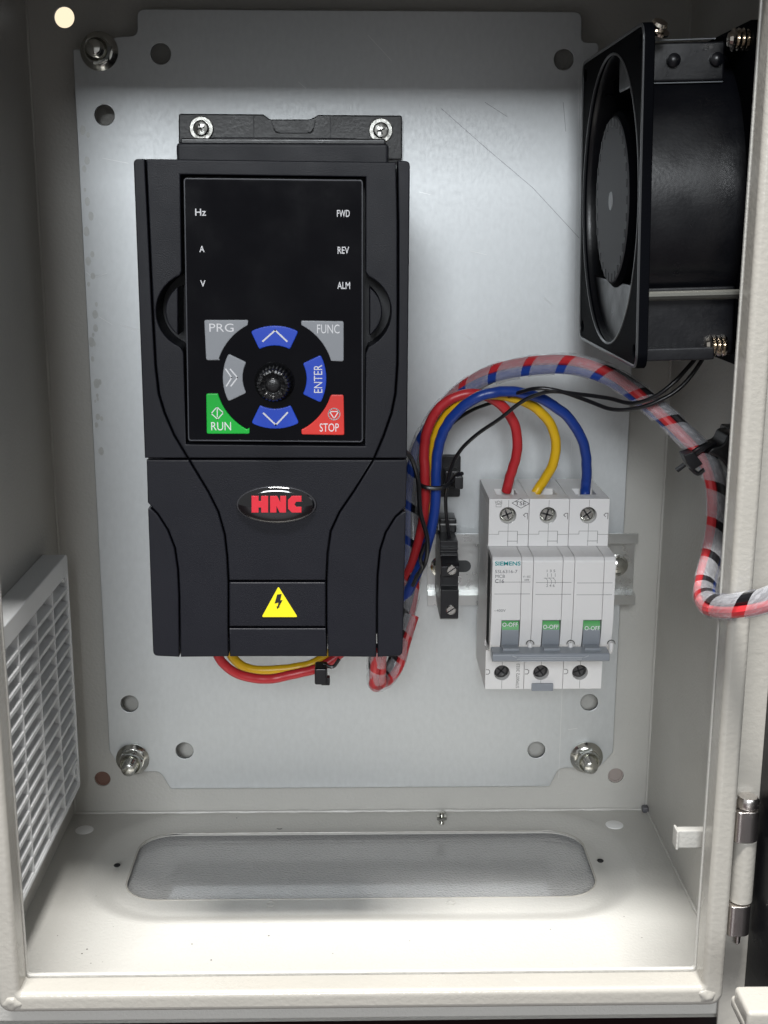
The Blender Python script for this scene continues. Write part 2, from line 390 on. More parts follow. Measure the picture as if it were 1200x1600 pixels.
for q_ in [pp((690, 170), (760, 232), (832, 293), (905, 372)), pp((880, 160), (884, 205)), pp((758, 160), (792, 182))]: lines('scratch', [q_], .18, PY, PY-.04, SCRD, plate)
for q_ in [pp((135, 425), (145, 434), (167, 427)), pp((155, 495), (175, 507)), pp((188, 507), (200, 512), (217, 516)), pp((735, 392), (760, 398)), pp((655, 300), (672, 304)), pp((850, 465), (862, 476)),
                  pp((1020-300, 520), (742, 533)), pp((575, 55), (600, 82), (612, 95)), pp((466, 128), (478, 138)), pp((160, 247), (200, 255)), pp((888, 1140), (902, 1138))]: lines('scratch', [q_], .22, PY, PY-.04, SCRT, plate)
lines('fold_line', [pp((893, 690), (873, 1215)), pp((905, 100), (898, 560))], .16, PY, PY-.04, SCRT, plate)
# ------------------------------------------------------------------ flange nuts on their studs
def nut(loc, label):
    t = thing('flange_nut', loc, label, 'nut', 'flange nuts holding the mounting plate')
    c = Vector(loc)
    bm = bmesh.new(); add_lathe(bm, c, (0, -1, 0), [(0, 7.6), (.8, 8.4), (1.4, 8.4), (2.4, 7.4), (3.2, 6.4), (3.4, 5.8)], 40); link('washer', bm, ZINC, t)
    bm = bmesh.new(); add_lathe(bm, c, (0, -1, 0), [(2.8, 6.5), (6.6, 6.5), (7.6, 5.6), (7.6, 4.0)], 6, rot=.25); link('nut', bm, ZINC, t, angle=20)
    lathe('collar', c, (0, -1, 0), [(7.0, 5.7), (7.9, 5.5), (8.5, 5.0), (8.2, 4.3), (7.4, 3.6)], ZINC, t, n=32)
    bm = bmesh.new(); prof = [(0, 3.6)]
    for i in range(15): prof += [(4+i*.62, 3.7), (4.3+i*.62, 3.35)]
    add_lathe(bm, c, (0, -1, 0), prof+[(13.6, 3.5), (14.4, 2.8), (14.4, 0)], 24); link('stud', bm, ZINC, t, angle=60)
    return t
nuts = nut((35.1, PY, 37.4), 'zinc flange nut and stud at lower left corner of the mounting plate')
for q, l in (((266.8, PY, 37.0), 'zinc flange nut and stud at lower right corner of the mounting plate'), ((35.2, PY, 377.6), 'shaded zinc flange nut and stud at upper left corner of the mounting plate')):
    dup(nuts, q, l)
# ------------------------------------------------------------------ inverter drive
VY = -135.0
vfd = thing('inverter_drive', (119, -75, 136), 'black variable frequency drive with keypad, oval badge and yellow warning triangle', 'inverter')
box('housing', (72, 166.5, -118, -62, 139, 324), BLKD, vfd, bev=1.5)
box('heat_sink', (76, 162, -62, -16, 150, 338), BBLK, vfd, bev=1)
def P(x, y): v = at(x, y, VY); return (v.x, v.z)
# mounting bracket above
fl = [(280, 248), (280, 178, 1), (398, 179), (412, 179, .6), (422, 187, .8), (485, 187, .8), (497, 180, .6), (510, 180), (628, 181, 1), (628, 250)]
poly('mounting_bracket', [rnd(pxs(fl, -19), 0)], -16.2, -21, BBLK, vfd, bev=.6)
fl2 = [(428, 188), (434, 206, 4), (484, 206, 4), (490, 188)]
lines('bracket_rib', [pxs(rnd([(424, 190), (430, 207, 6), (488, 207, 6), (492, 190)], 0), -21.6)], .5, -21, -21.8, BLKD, vfd)
for x_ in (396, 516): lines('bracket_rib', [pxs([(x_, 182), (x_, 214)], -21.6)], .45, -21, -21.6, BLKD, vfd)
def q3(x, y, Y): v = at(x, y, Y); return v
a, b_ = q3(296, 232, -60), q3(604, 232, -60)
box('duct_shroud', (a.x, b_.x, -100, -30, 300, at(400, 223, -100).z), BLK, vfd, bev=1.5)
poly('fan_cover', [rnd(pxs([(303, 226), (335, 216, 8), (560, 218, 8), (600, 228), (600, 236), (303, 236)], -50), .5)], -48, -60, BLKD, vfd, bev=.4)
gl = [(227, 247), (232, 350), (238, 480), (243, 570), (248, 615), (257, 645), (272, 680), (296, 720), (325, 768), (341, 800), (351, 835), (355, 870), (357, 910), (357, 980), (358, 1028)]
gr = [(620, 252), (622, 350), (622, 480), (621, 570), (618, 615), (612, 645), (600, 680), (584, 718), (553, 768), (531, 800), (517, 830), (512, 865), (510, 910), (510, 980), (512, 1028)]
def cut(path, y):
    for a, b_ in zip(path, path[1:]):
        if a[1] <= y <= b_[1]: t = (y-a[1])/(b_[1]-a[1]); return (a[0]+(b_[0]-a[0])*t, y)
def part(path, ya, yb): return [cut(path, ya)]+[p for p in path if ya < p[1] < yb]+[cut(path, yb)]
YS = 717
def tile(name, pts, **k):
    return poly(name, [rnd(pxs(pts, VY), 0)], VY, -117.5, BLK, vfd, bev=.55, off=k.get('off', .32), seg=3, label=None) if False else poly(name, [[P(p[0], p[1]) for p in rnd(pts, 0)]], VY, -117.5, BLK, vfd, bev=.5, off=k.get('off', .30), seg=3)
# upper cover: two side strips and the middle with its display opening
tile('cover_edge', [(207, 247, 9), gl[0]]+part(gl, 252.5, YS)[0:]+[(225, YS, 0)])
tile('cover_edge', [(620, 249.5), (642, 250.5, 9), (637, YS)]+part(gr, 256, YS)[::-1])
def arc(cx, cy, r, a0, a1, n=14): return [(cx+r*math.cos(math.radians(a0+(a1-a0)*i/n)), cy+r*math.sin(math.radians(a0+(a1-a0)*i/n))) for i in range(n+1)]
mid = [gl[0], gr[0]]+part(gr, 256, YS)+part(gl, 252.5, YS)[::-1]
disp = [(283, 274), (570, 278)]+[(570, 425)]+arc(551, 487, 59, -66, 66)+[(570, 552)]+[(569, 696), (292, 693)]+[(288, 550)]+arc(304, 486, 59, 112, 248)+[(285, 424)]
poly('front_cover', [[P(*p) for p in mid], [P(*p) for p in disp][::-1]], VY, -117.5, BLK, vfd, bev=.5, off=.30, seg=3)
for s, (cx, cy), (a0, a1), xx in ((0, (304, 486), (125, 235), 284), (1, (551, 487), (-55, 55), 572)):
    poly('finger_tab', [[P(*p) for p in arc(cx, cy, 46, a0, a1)]], VY+.5, -118, BLK, vfd, bev=.5, off=0, seg=3)
# lower cover
lo1 = [(229.5, 786), (246, 803), (262, 828), (273, 856), (278, 890), (280, 930), (281, 1028)]
lo2 = [(635.5, 792), (618, 808), (603, 832), (594, 860), (590, 900), (589, 940), (589, 1028)]
tile('lower_cover_corner', [(229.8, 794), (235, 793)]+lo1[1:]+[(238, 1026, 9)])
tile('lower_cover_side', [(227.5, YS+1)]+[cut(gl, YS+1)]+part(gl, YS+1, 1027)[1:]+lo1[::-1])
tile('lower_cover', part(gr, YS+1, 908)[::1]+part(gl, YS+1, 908)[::-1])
tile('lower_cover_panel', part(gr, 909, 980)+part(gl, 909, 980)[::-1])
tile('lower_cover_base', part(gr, 981, 1027)+part(gl, 981, 1027)[::-1])
tile('lower_cover_side', [cut(gr, YS+1), (637, YS+1)]+lo2+part(gr, YS+1, 1027)[::-1][:-1])
tile('lower_cover_corner', lo2[::-1][:-1]+[(629, 799), (635.5, 799)]+[(630, 1026, 9)])
# display
DY = VY-.3
dr = pxs([(287, 278, 1.2), (567, 281, 1.2), (567, 691, 1.2), (294, 689, 1.2)], DY)
disp_o = poly('display_panel', [rnd(dr, 1)], DY, -124, GLOSS, vfd, bev=.45, seg=3)
ring = [rnd(dr, 1), [(x, z) for x, z in rnd([(a+(.45 if a < 119 else -.45), b_+(.45 if b_ < 270 else -.45), 1) for a, b_, *_ in dr], 1)][::-1]]
poly('bezel_rim', ring, DY-.12, DY+1, mat('bezel_rim', (.05, .052, .062), .3), vfd, bev=.05)
KY = DY-.9
def key(name, pts, m, label):
    o = poly(name, [[(lambda v: (v.x, v.z))(at(p[0], p[1], KY)) for p in rnd(pts, 2.5)]], KY, DY+.2, m, vfd, bev=.3, seg=3); o['label'] = label; return o
C = (429, 590)
def carc(a0, a1, r): return [(x, y, 0) for x, y in arc(*C, r, a0, a1, 10)]
key('key', [(319, 500, 3), (388, 500, 3), (387, 508, 3)]+carc(-118, -161, 92)[0:]+[(344, 563, 3), (322, 563, 4)], BGREY, 'grey PRG key, top left')
key('key', [(537, 502, 3), (470, 501, 3), (471, 508, 3)]+carc(-62, -19, 92)+[(517, 564, 3), (537, 565, 4)], BGREY, 'grey FUNC key, top right')
key('key', [(322, 615, 3), (341, 615, 3)]+carc(162, 118, 92)+[(390, 668, 3), (390, 678, 3), (323, 678, 3)], BGRN, 'green RUN key, bottom left')
key('key', [(537, 617, 3), (518, 617, 3)]+carc(18, 61, 92)+[(471, 671, 3), (471, 679, 3), (538, 680, 3)], BRED, 'red STOP key, bottom right')
def sector(cx, cy, am, m, label):
    o_ = arc(cx, cy, 82, am-27, am+27, 10); i_ = arc(cx, cy, 51, am+28, am-28, 8)
    pts = [(*o_[0], 4)]+[(x, y, 0) for x, y in o_[1:-1]]+[(*o_[-1], 4)]+[(*i_[0], 4)]+[(x, y, 0) for x, y in i_[1:-1]]+[(*i_[-1], 4)]
    return key('key', pts, m, label)
sector(429, 591, -90, BBLUE, 'blue up arrow key'); sector(430, 588, 90, BBLUE, 'blue down arrow key')
sector(430, 590, 180, BGREY, 'grey double chevron key'); sector(428, 592, 0, BBLUE, 'blue ENTER key, lettered sideways')
def lp(*q): return [(lambda v: (v.x, v.z))(at(a, b_, KY)) for a, b_ in q]
lines('arrow_mark', [lp((411, 533), (430, 516), (448, 533))], .62, KY, KY-.05, WHT, vfd)
lines('arrow_mark', [lp((412, 646), (431, 664), (449, 645))], .62, KY, KY-.05, WHT, vfd)
lines('chevron_mark', [lp((353, 577), (362, 590), (354, 603)), lp((360, 577), (371, 590), (361, 603))], .5, KY, KY-.05, WHT, vfd)
text('PRG', 346, 512, 38, 13, KY, WHT, vfd); text('FUNC', 513, 514, 35, 14, KY, WHT, vfd)
text('RUN', 345.5, 666, 31, 13, KY, WHT, vfd); text('STOP', 514.5, 668, 30, 13, KY, WHT, vfd)
text('ENTER', 497, 592, 13, 44, KY, WHT, vfd, rot=math.pi/2)
lines('run_symbol', [lp((330, 646), (339, 636), (349, 645), (340, 655), (330, 646)), lp((339.5, 639), (339.5, 651))], .36, KY, KY-.05, WHT, vfd)
lines('stop_symbol', [lp(*circ(522, 647, 9, 20), (531, 647)), lp((515, 643), (529, 643), (522, 654), (515, 643))], .36, KY, KY-.05, WHT, vfd)
for s, x, y, w_, h_ in (('Hz', 313.5, 331.5, 17, 11), ('A', 315.5, 389, 8, 10), ('V', 317, 443, 8, 10), ('FWD', 536.5, 333.5, 20, 11), ('REV', 536.5, 391, 18, 11), ('ALM', 537, 446, 20, 11)):
    text(s, x, y, w_, h_, DY, WHT, vfd, offset=.012)
# knob
kc = at(429, 597, DY); kn = 26
bm = bmesh.new(); prof = [(0, 7.6), (1.0, 7.4), (2.0, 6.6), (8.2, 6.2), (9.4, 5.6), (9.6, 4.6), (8.6, 4.0), (8.2, 3.0), (8.8, 2.6), (9.2, 1.8), (9.0, 0)]
ax = Vector((0, -1, 0)); n = kn*4; rr = []
for h, r in prof:
    if r == 0: rr.append([bm.verts.new(kc+ax*h)]); continue
    ring_ = []
    for i in range(n):
        t = 2*math.pi*i/n; k = r*(1-.09*(math.cos(kn*t)*.5+.5)**3) if 1.5 < h and r > 5 else r
        if 4.3 > r > 3.9 or 5 > r > 4.5: k = r*(1+.10*(math.cos(8*t)*.5+.5)**6)
        ring_.append(bm.verts.new(kc+Vector((k*math.cos(t), -h, k*math.sin(t)))))
    rr.append(ring_)
for a, b_ in zip(rr, rr[1:]):
    for i in range(n):
        j = (i+1) % n
        if len(b_) == 1: bm.faces.new((a[i], a[j], b_[0]))
        else: bm.faces.new((a[i], a[j], b_[j], b_[i]))
knob = link('knob', bm, mat('knob_rubber', (.009, .009, .010), .28, bump=.3, bscale=1500), vfd, angle=50)
bm = bmesh.new()
for i in range(8):
    t = 2*math.pi*(i+.5)/8; d = Vector((math.cos(t), 0, math.sin(t)))
    a = kc+d*3.2+Vector((0, -8.6, 0)); b_ = kc+d*5.2+Vector((0, -9.3, 0)); add_tube(bm, [a, b_], .32, 6)
link('knob_rib', bm, MATS['knob_rubber'], knob)
# badge
BC = at(432, 788, VY); bw, bh = 63.5*.2445, 30*.248
bm = bmesh.new(); n = 64
def ell(f, y, rx=bw, rz=bh): return [bm.verts.new((BC.x+rx*f*math.cos(2*math.pi*i/n), VY-y, BC.z+rz*f*math.sin(2*math.pi*i/n))) for i in range(n)]
R_ = [ell(1, 0), ell(1, .5), ell(.985, .9), ell(.95, .95), ell(.94, .7)]
for a, b_ in zip(R_, R_[1:]):
    for i in range(n): bm.faces.new((a[i], a[(i+1) % n], b_[(i+1) % n], b_[i]))
badge = link('badge', bm, mat('badge_rim', (.10, .10, .11), .18, metal=.8), vfd)
bm = bmesh.new(); R_ = [ell(.955, .6)]+[ell(f, .7+1.5*(1-f**7)) for f in (.945, .93, .91, .88, .84, .78, .7, .55, .3)]
for a, b_ in zip(R_, R_[1:]):
    for i in range(n): bm.faces.new((a[i], a[(i+1) % n], b_[(i+1) % n], b_[i]))
bm.faces.new(R_[-1])
link('badge_dome', bm, mat('badge_resin', (.003, .003, .004), .05, coat=1), badge)
BY = VY-2.28
def lt_(pts): return [(lambda v: (v.x, v.z))(at(a, b_, BY)) for a, b_ in pts]
Hs = [(393, 775), (404, 775), (404, 783), (408, 783), (408, 775), (419, 775), (419, 801), (408, 801), (408, 793), (404, 793), (404, 801), (393, 801)]
Ns = [(422, 775), (433, 775), (438, 785), (438, 775), (447, 775), (447, 801), (437, 801), (432, 791), (432, 801), (422, 801)]
Cs = [(456, 775), (471, 775), (471, 784), (463, 784), (460, 788), (463, 792), (471, 792), (471, 801), (456, 801), (450, 795), (450, 781)]
bm = bmesh.new()
for l in (Hs, Ns, Cs): add_poly(bm, [lt_(l)], BY, BY+1.2, bev=.08)
link('badge_lettering', bm, REDL, badge)
tri = rnd(pxs([(435, 916.5, .8), (465, 964, .8), (409, 964, .8)], VY), 0)
tr = poly('warning_triangle', [tri], VY-.25, VY+.1, YSIGN, vfd, bev=.06)
poly('lightning_mark', [pxs([(433, 929), (440, 928), (438, 938), (441.5, 937.5), (436, 948), (437.5, 948), (433, 951.5), (432, 947), (433.8, 947.5), (435, 941.5), (429, 943)], VY-.3)], VY-.30, VY-.24, BINK, tr)
# screws of the bracket
def screw(loc, label, rad, group, face=(0, -1, 0)):
    t = thing('washer_screw', loc, label, 'screw', group); c = Vector(loc)
    lathe('washer', c, face, [(0, rad*1.45), (.6, rad*1.5), (.9, rad*1.4), (.9, rad*.8)], ZINC, t)
    bm = bmesh.new(); add_lathe(bm, c, face, [(.9, rad*.95), (2.2, rad*.98), (3.0, rad*.8), (3.3, rad*.45), (3.3, 0)], 24); h = link('head', bm, ZINC, t)
    bm = bmesh.new()
    for a in (.35, .35+math.pi/2):
        d = Vector((math.cos(a), 0, math.sin(a))); add_tube(bm, [c-d*rad*.5+Vector((0, -3.25, 0)), c+d*rad*.5+Vector((0, -3.25, 0))], .32, 6)
    link('cross_recess', bm, BINK, h)
    return t
G_ = 'screws fixing the drive bracket'
p = at(315, 201, -21); sA = screw((p.x, -21.2, p.z), 'cross head screw and washer at left of the drive bracket', 3.6, G_)
p = at(595, 204, -21); dup(sA, (p.x, -21.2, p.z), 'cross head screw and washer at right of the drive bracket')
# ------------------------------------------------------------------ DIN rail
rail = thing('din_rail', (234, -14, 121), 'slotted zinc mounting rail behind the circuit breaker', 'rail')
prof = [(-22, 157), (-22, 152), (-15.4, 151.2), (-15.4, 126.8), (-22, 126), (-22, 121), (-21, 121), (-21, 125.2), (-14.4, 126), (-14.4, 152), (-21, 152.9), (-21, 157)]
poly('profile', [prof], 184, 286, RAIL, rail, axis='X', bev=.12)
bm = bmesh.new()
for x in (198, 223, 248): add_poly(bm, [rrect(x-7.5, x+7.5, 136, 142, 3)], -15.45, -15.3)
link('slot', bm, MCBD, rail)['kind'] = 'stuff'
for i, q in enumerate(((191, 139.0), (277.5, 139.3))):
    o = lathe('rail_screw', (q[0], -15.5, q[1]), (0, -1, 0), [(0, 5.4), (.6, 5.5), (1.0, 4.4), (2.2, 4.2), (3.2, 3.0), (3.6, 0)], ZINC, None)
    props(o, ['round zinc rail screw half hidden behind the black terminal', 'round zinc rail screw at the right of the circuit breaker'][i], 'screw', 'screws holding the rail')
# ------------------------------------------------------------------ circuit breaker
bx = 208.2; pw = 18.0; FY = -85.0; TY = -66.0; ZT, ZB = 184.4, 94.4
brk = thing('circuit_breaker', (bx+27, -22, ZB), 'white three pole circuit breaker switched off on the rail', 'circuit breaker')
for k in range(3):
    a, b_ = bx+k*pw+.08, bx+(k+1)*pw-.08; mx = (a+b_)/2
    base = [(-22, ZB), (-60, ZB), (-60, 117), (-78, 119), (-78, 160), (-60, 161.5), (-60, 179.5), (-22, 179.5), (-22, 158), (-27, 156), (-27, 121), (-22, 119)]
    body = poly('pole_body', [base], a, b_, MCB, brk, axis='X', bev=.15)
    # terminal faces with a round screw opening
    sx, sz = mx-.4, 176.8
    poly('upper_terminal_face', [[(a, 162.6), (b_, 162.6), (b_, ZT), (a, ZT)], circ(sx, sz, 3.75)[::-1]], TY, -59.8, MCB, brk, bev=.25)
    sx2 = mx-1.2+.0; sz2 = 102.4
    lo_ = [(a, ZB), (b_, ZB), (b_, 113.5), (a, 113.5)]
    poly('lower_terminal_face', [lo_, circ(sx2, sz2, 3.6)[::-1]], TY, -59.8, MCB, brk, bev=.25)
    for (X_, Z_, sgn) in ((sx, sz, k*.9+.4), (sx2, sz2, k*1.3+.9)):
        s1 = lathe('terminal_screw', (X_, -60.2, Z_-.4), (0, -1, 0), [(0, 3.5), (2.0, 3.4), (2.4, 2.9), (1.9, 2.4), (1.9, 0)], ZINC if Z_ > 150 else DSCR, brk, n=24)
        lines('screw_slot', [[(X_-2.4*math.cos(sgn), Z_-.4-2.4*math.sin(sgn)), (X_+2.4*math.cos(sgn), Z_-.4+2.4*math.sin(sgn))], [(X_+1.8*math.sin(sgn), Z_-.4-1.8*math.cos(sgn)), (X_-1.8*math.sin(sgn), Z_-.4+1.8*math.cos(sgn))]], .75, -62, -62.3, BINK, s1)
        poly('screw_well', [circ(X_, Z_, 3.9)], -60.6, -59.95, MCBD, brk)
    # top face with cable entry
    hx0, hx1 = mx-4.6, mx+4.6
    poly('top_face', [[(a, -59.8), (b_, -59.8), (b_, -22), (a, -22)], [(hx0, -57), (hx0, -44.5), (hx1, -44.5), (hx1, -57)]], 179.6, ZT, MCB, brk, axis='Z', bev=.25)
    box('cable_entry', (hx0-.3, hx1+.3, -57.4, -44.2, 179.5, 180.2), MCBD, brk)
    lathe('test_hole', (mx-.6, -57.9+14.5-17.6, ZT), (0, 0, 1), [(0, 1.7), (.08, 1.6), (.1, 0)], WHT, brk, n=20)
    # front cover, moulded in two halves
    fc = rnd([(-66, 162.6, 0), (FY+1.5, 162.6, .4), (FY, 161, .8), (FY, 134, 1), (FY+1, 127, 4), (FY+2.6, 121.5, 1), (FY+6, 118, 2), (-66, 114, 0)], 0)
    tx0, tx1 = a+4.6, a+12.7
    poly('front_cover', [fc], a, tx0, MCB, brk, axis='X', bev=.2)
    up = rnd([(-66, 162.6, 0), (FY+1.5, 162.6, .4), (FY, 161, .8), (FY, 134, .4), (-66, 134, 0)], 0)
    poly('front_cover', [up], tx0-.1, tx1, MCB, brk, axis='X', bev=.2)
    poly('front_cover', [fc], tx1+.15, b_, MCB, brk, axis='X', bev=.2)
    box('label_field', (a+.9, tx1-.7, FY-.12, FY+.3, 137.0, 159.6), MCB, brk, bev=.1)
    # toggle
    box('toggle_well', (tx0-.05, tx1+.05, -80, -66.2, 116.5, 134.2), MCBD, brk)
    bm = bmesh.new(); n1 = 12; cyl = []
    for i in range(n1+1):
        t = math.radians(60-120*i/n1); cyl.append((-79.2-5.2*math.cos(t)+0.0, 126.6+8.2*math.sin(t)))
    cyl = [(-78, 118.5), (-78, 134)]+cyl
    tg = poly('toggle', [cyl], tx0+.25, tx1-.25, TOG, brk, axis='X', bev=.15)
    z_a, z_b = 129.4, 133.0
    bm = bmesh.new(); pr = None
    for i in range(7):
        t = math.asin((z_a+(z_b-z_a)*i/6-126.6)/8.2); y = -79.2-5.2*math.cos(t)-.06
        r2 = [bm.verts.new((tx0+.3, y, 126.6+8.2*math.sin(t))), bm.verts.new((tx1-.3, y, 126.6+8.2*math.sin(t)))]
        if pr: bm.faces.new((pr[0], pr[1], r2[1], r2[0]))
        pr = r2
    link('toggle_stripe', bm, TGRN, tg)
    cpx = [797, 860.5, 925.5][k]; cpy = [976, 979.5, 981.5][k]
    text('O-OFF', cpx, cpy, 24, 6.5, -84.75, WHT, tg, offset=.01)
    box('toggle_lip', (tx0+.4, tx1-.4, -89, -82, 119.6, 122.4), TOG, tg, bev=.5)
    # clip and moulded seams
    lines('seam', [[(mx-.2, 162.9), (mx-.2, 172.9)], [(mx-.2, 180.7), (mx-.2, ZT-.6)], [(a+.2, 168.2), (a+4.6, 168.2), (a+4.6, 169.6), (a+13, 169.6), (a+13, 168.0), (b_-.2, 168.0)],
                   [(mx-1.2, 94.8), (mx-1.2, 98.6)], [(mx-1.2, 106.2), (mx-1.2, 113)]], .16, TY, TY-.03, SEAM, brk)
    lines('seam', [[(a+8.4, 165.0), (a+13, 165.0)], [(a+13, 164.0), (a+13, 169)]], .2, TY, TY-.03, SEAM, brk)
    lines('latch_mark', [[(b_-1.6, 176.2), (b_-2.4, 177), (b_-1.6, 177.8), (b_-.6, 177.8), (b_-.6, 175.2)], [(a+.4, 104), (a+1.4, 104), (a+2.0, 103.4), (a+2.0, 102.4), (a+1.4, 101.8), (a+.4, 101.8)]], .3, TY, TY-.05, SEAM, brk)
    hk = tube('hook', [(b_-.3, -83.2, 118.5), (b_-.3, -84.4, 120.5), (b_-.3, -84.3, 123.4)], 1.05, MCB, brk, n=10, sm=3)
    lines('hook_arch', [[(b_-.3+1.7*math.cos(q), 122.8+1.7*math.sin(q)) for q in [math.pi*i/8 for i in range(9)]]], .35, -84.2, -84.5, SEAM, hk)
    # printed rules on the front
    lines('printed_rule', [[(a+1.2, 151.6-k*.25), (b_-1.2, 151.6-k*.25)], [(a+1.2, 146.2-k*.25), (b_-1.2, 146.2-k*.25)]], .17, FY-.12, FY-.16, INK, brk)
box('lower_clip', (bx+21.5, bx+31.5, -67.4, -64, ZB-.6, ZB+3.0), TOG, brk, bev=.4)
# the grey bar joining the toggles
bm = bmesh.new(); add_poly(bm, [rnd([(-84, 121.6, .5), (-92.6, 121.2, 1.0), (-93, 118.0, .8), (-91, 117.0, .8), (-84, 117.4, .5)], 0)], bx+.2, bx+51.5, 'X', bev=.3)
hb = link('toggle_bar', bm, TOG, brk)
lines('grip_ridge', [[(bx+9, 120.4), (bx+11, 119.6), (bx+40, 119.6), (bx+42, 120.4)], [(bx+11, 118.9), (bx+39, 118.9)], [(bx+12.5, 118.1), (bx+37, 118.1)]], .32, -92.7, -93.2, mat('toggle_edge', (.42, .44, .47), .3), hb)
LY = FY-.14
text('SIEMENS', 793.5, 880.5, 40, 6.5, LY, TEAL, brk, offset=.02)
text('5SL6316-7', 791, 893, 35, 5, LY, INK, brk); text('MCB', 781.5, 900.5, 15, 5, LY, INK, brk)
text('C16', 780.5, 908, 14, 6, LY, INK, brk, offset=.01); text('~400V', 781, 954, 18, 4, LY, INK, brk)
text('1 3 5', 861, 892, 13, 4, LY, INK, brk); text('2 4 6', 860, 915, 13, 4, LY, INK, brk)
lines('circuit_symbol', [pxs([(x+.5, 896), (x+.5, 901)], LY) for x in (855, 861, 867)]+[pxs([(x-3, 903), (x+.5, 906.5), (x+.5, 912)], LY) for x in (855, 861, 867)]+[pxs([(850, 903.5), (866, 903)], LY)], .16, LY, LY-.04, INK, brk)
text('V~ IEC', 823, 901, 12, 3, LY, INK, brk); text('60898', 823, 906, 7, 2.5, LY, INK, brk)
text('TSE', 813.5, 786.5, 17, 6, TY-.02, BINK, brk)
lines('mark_diamond', [pxs([(800, 786), (813, 779), (827, 787), (814, 794), (800, 786)], TY)], .22, TY-.02, TY-.06, BINK, brk)
text('VDE', 779, 785, 12, 5, TY-.02, SEAM, brk); lines('mark_frame', [pxs([(775, 788), (783, 788), (783, 792), (775, 792), (775, 788)], TY)], .16, TY-.02, TY-.05, SEAM, brk)
text('STP0072 2023', 809, 1056, 5, 38, TY-.02, SEAM, brk, rot=math.pi/2)
# ------------------------------------------------------------------ terminal block
tb = thing('terminal_block', (191.7, -22, 125), 'narrow black two screw terminal block clipped on the rail', 'terminal block')
prof = [(-20, 163.5), (-30, 164.5), (-31, 161), (-52, 161.5), (-52, 158.8), (-54, 158.8), (-54, 157.6), (-52, 157.4), (-52, 156.2), (-54, 156), (-54, 155), (-60, 153.5), (-62, 152), (-62, 147.5), (-57, 147), (-57, 141.6), (-62, 141), (-62, 127.5), (-58, 125.7), (-30, 125.7), (-26, 128), (-20, 128)]
tbb = poly('body', [rnd([(a, b_, .25) for a, b_ in prof], 0)], 187.6, 195.8, RUB, tb, axis='X', bev=.3)
box('rail_clip', (188.5, 196.5, -34, -20, 160.5, 167.5), RUB, tb, bev=.8)
box('clip_edge', (188.8, 196.6, -34.6, -33.6, 164.6, 165.2), mat('worn_edge', (.5, .5, .5), .4), tb)  # thin pale strip along the front of the rail clip
box('jumper_slot', (189, 192.6, -57.4, -56.4, 142.5, 146), BINK, tb)
for z in (150.6, 131.6):
    o = lathe('screw', (192.4, -61.4, z), (0, -1, 0), [(0, 2.3), (.9, 2.3), (1.2, 1.9), (1.2, 0)], ZINC, tb, n=24)
    t = .6; lines('slot', [[(192.4-2.1*math.cos(t), z-2.1*math.sin(t)), (192.4+2.1*math.cos(t), z+2.1*math.sin(t))]], .55, -62.5, -62.66, BINK, o)
# ------------------------------------------------------------------ cables
def path(*q): return [at(x, y, Y) for x, y, Y in q]
def wire(name, pts, r, m, label, cat='wire', group=None, n=14):
    q_ = spline(pts, 4); pts = [p+Vector((random.uniform(-1, 1), random.uniform(-1, 1), random.uniform(-1, 1)))*r*.055 if 2 < i < len(q_)-3 else p for i, p in enumerate(q_)]
    return props(tube(name, pts, r, m, None, n=n), label, cat, group)
G = 'power wires into the circuit breaker'
wire('power_wire', path((600, 960, -45), (640, 890, -48), (658, 830, -52), (664, 780, -56), (664, 735, -58), (663, 700, -58), (670, 665, -60), (690, 634, -62), (722, 617, -63), (757, 618, -62), (787, 637, -60), (806, 670, -58), (807, 710, -55), (797, 745, -52), (791, 768, -50)), 2.25, RED, 'red insulated power wire looping into the left pole of the circuit breaker', group=G)
wire('power_wire', path((612, 965, -42), (648, 890, -45), (665, 830, -50), (672, 780, -52), (674, 735, -53), (677, 695, -54), (690, 660, -56), (715, 632, -60), (750, 618, -64), (790, 619, -64), (830, 633, -62), (858, 660, -59), (869, 695, -56), (862, 730, -53), (846, 756, -50), (836, 772, -50)), 2.2, YEL, 'yellow insulated power wire looping into the middle pole of the circuit breaker', group=G)
wire('power_wire', path((605, 985, -50), (645, 910, -54), (668, 850, -57), (680, 790, -60), (681, 740, -62), (685, 700, -63), (698, 665, -66), (725, 634, -70), (760, 616, -72), (805, 612, -70), (850, 625, -67), (890, 655, -63), (912, 695, -58), (917, 735, -53), (915, 762, -50), (914, 775, -50)), 2.3, BLU, 'blue insulated power wire looping into the right pole of the circuit breaker', group=G)
wire('lower_wire', path((330, 1000, -90), (346, 1033, -88), (372, 1053, -86), (415, 1061, -84), (462, 1053, -82), (505, 1040, -80), (540, 1015, -78)), 2.1, RED, 'red wire hanging in a loop below the drive', group='wires below the drive')
wire('lower_wire', path((350, 1000, -80), (368, 1032, -78), (398, 1047, -77), (450, 1045, -76), (490, 1036, -76), (530, 1010, -76)), 2.1, YEL, 'yellow wire hanging in a loop below the drive', group='wires below the drive')
ct = thing('cable_tie', at(503, 1040, -82), 'black cable tie binding the wires below the drive', 'cable tie')
p = at(503, 1047, -84); bm = bmesh.new(); add_box(bm, p.x-3, p.x+2.4, -92, -82, p.z-4, p.z+3.5, .8); add_box(bm, p.x-.2, p.x+3.6, -90, -86, p.z-5, p.z-1.5, .4); link('head', bm, RUB, ct)
tube('tail', path((505, 1038, -86), (520, 1042, -86), (530, 1030, -86)), .8, RUB, ct, n=8)
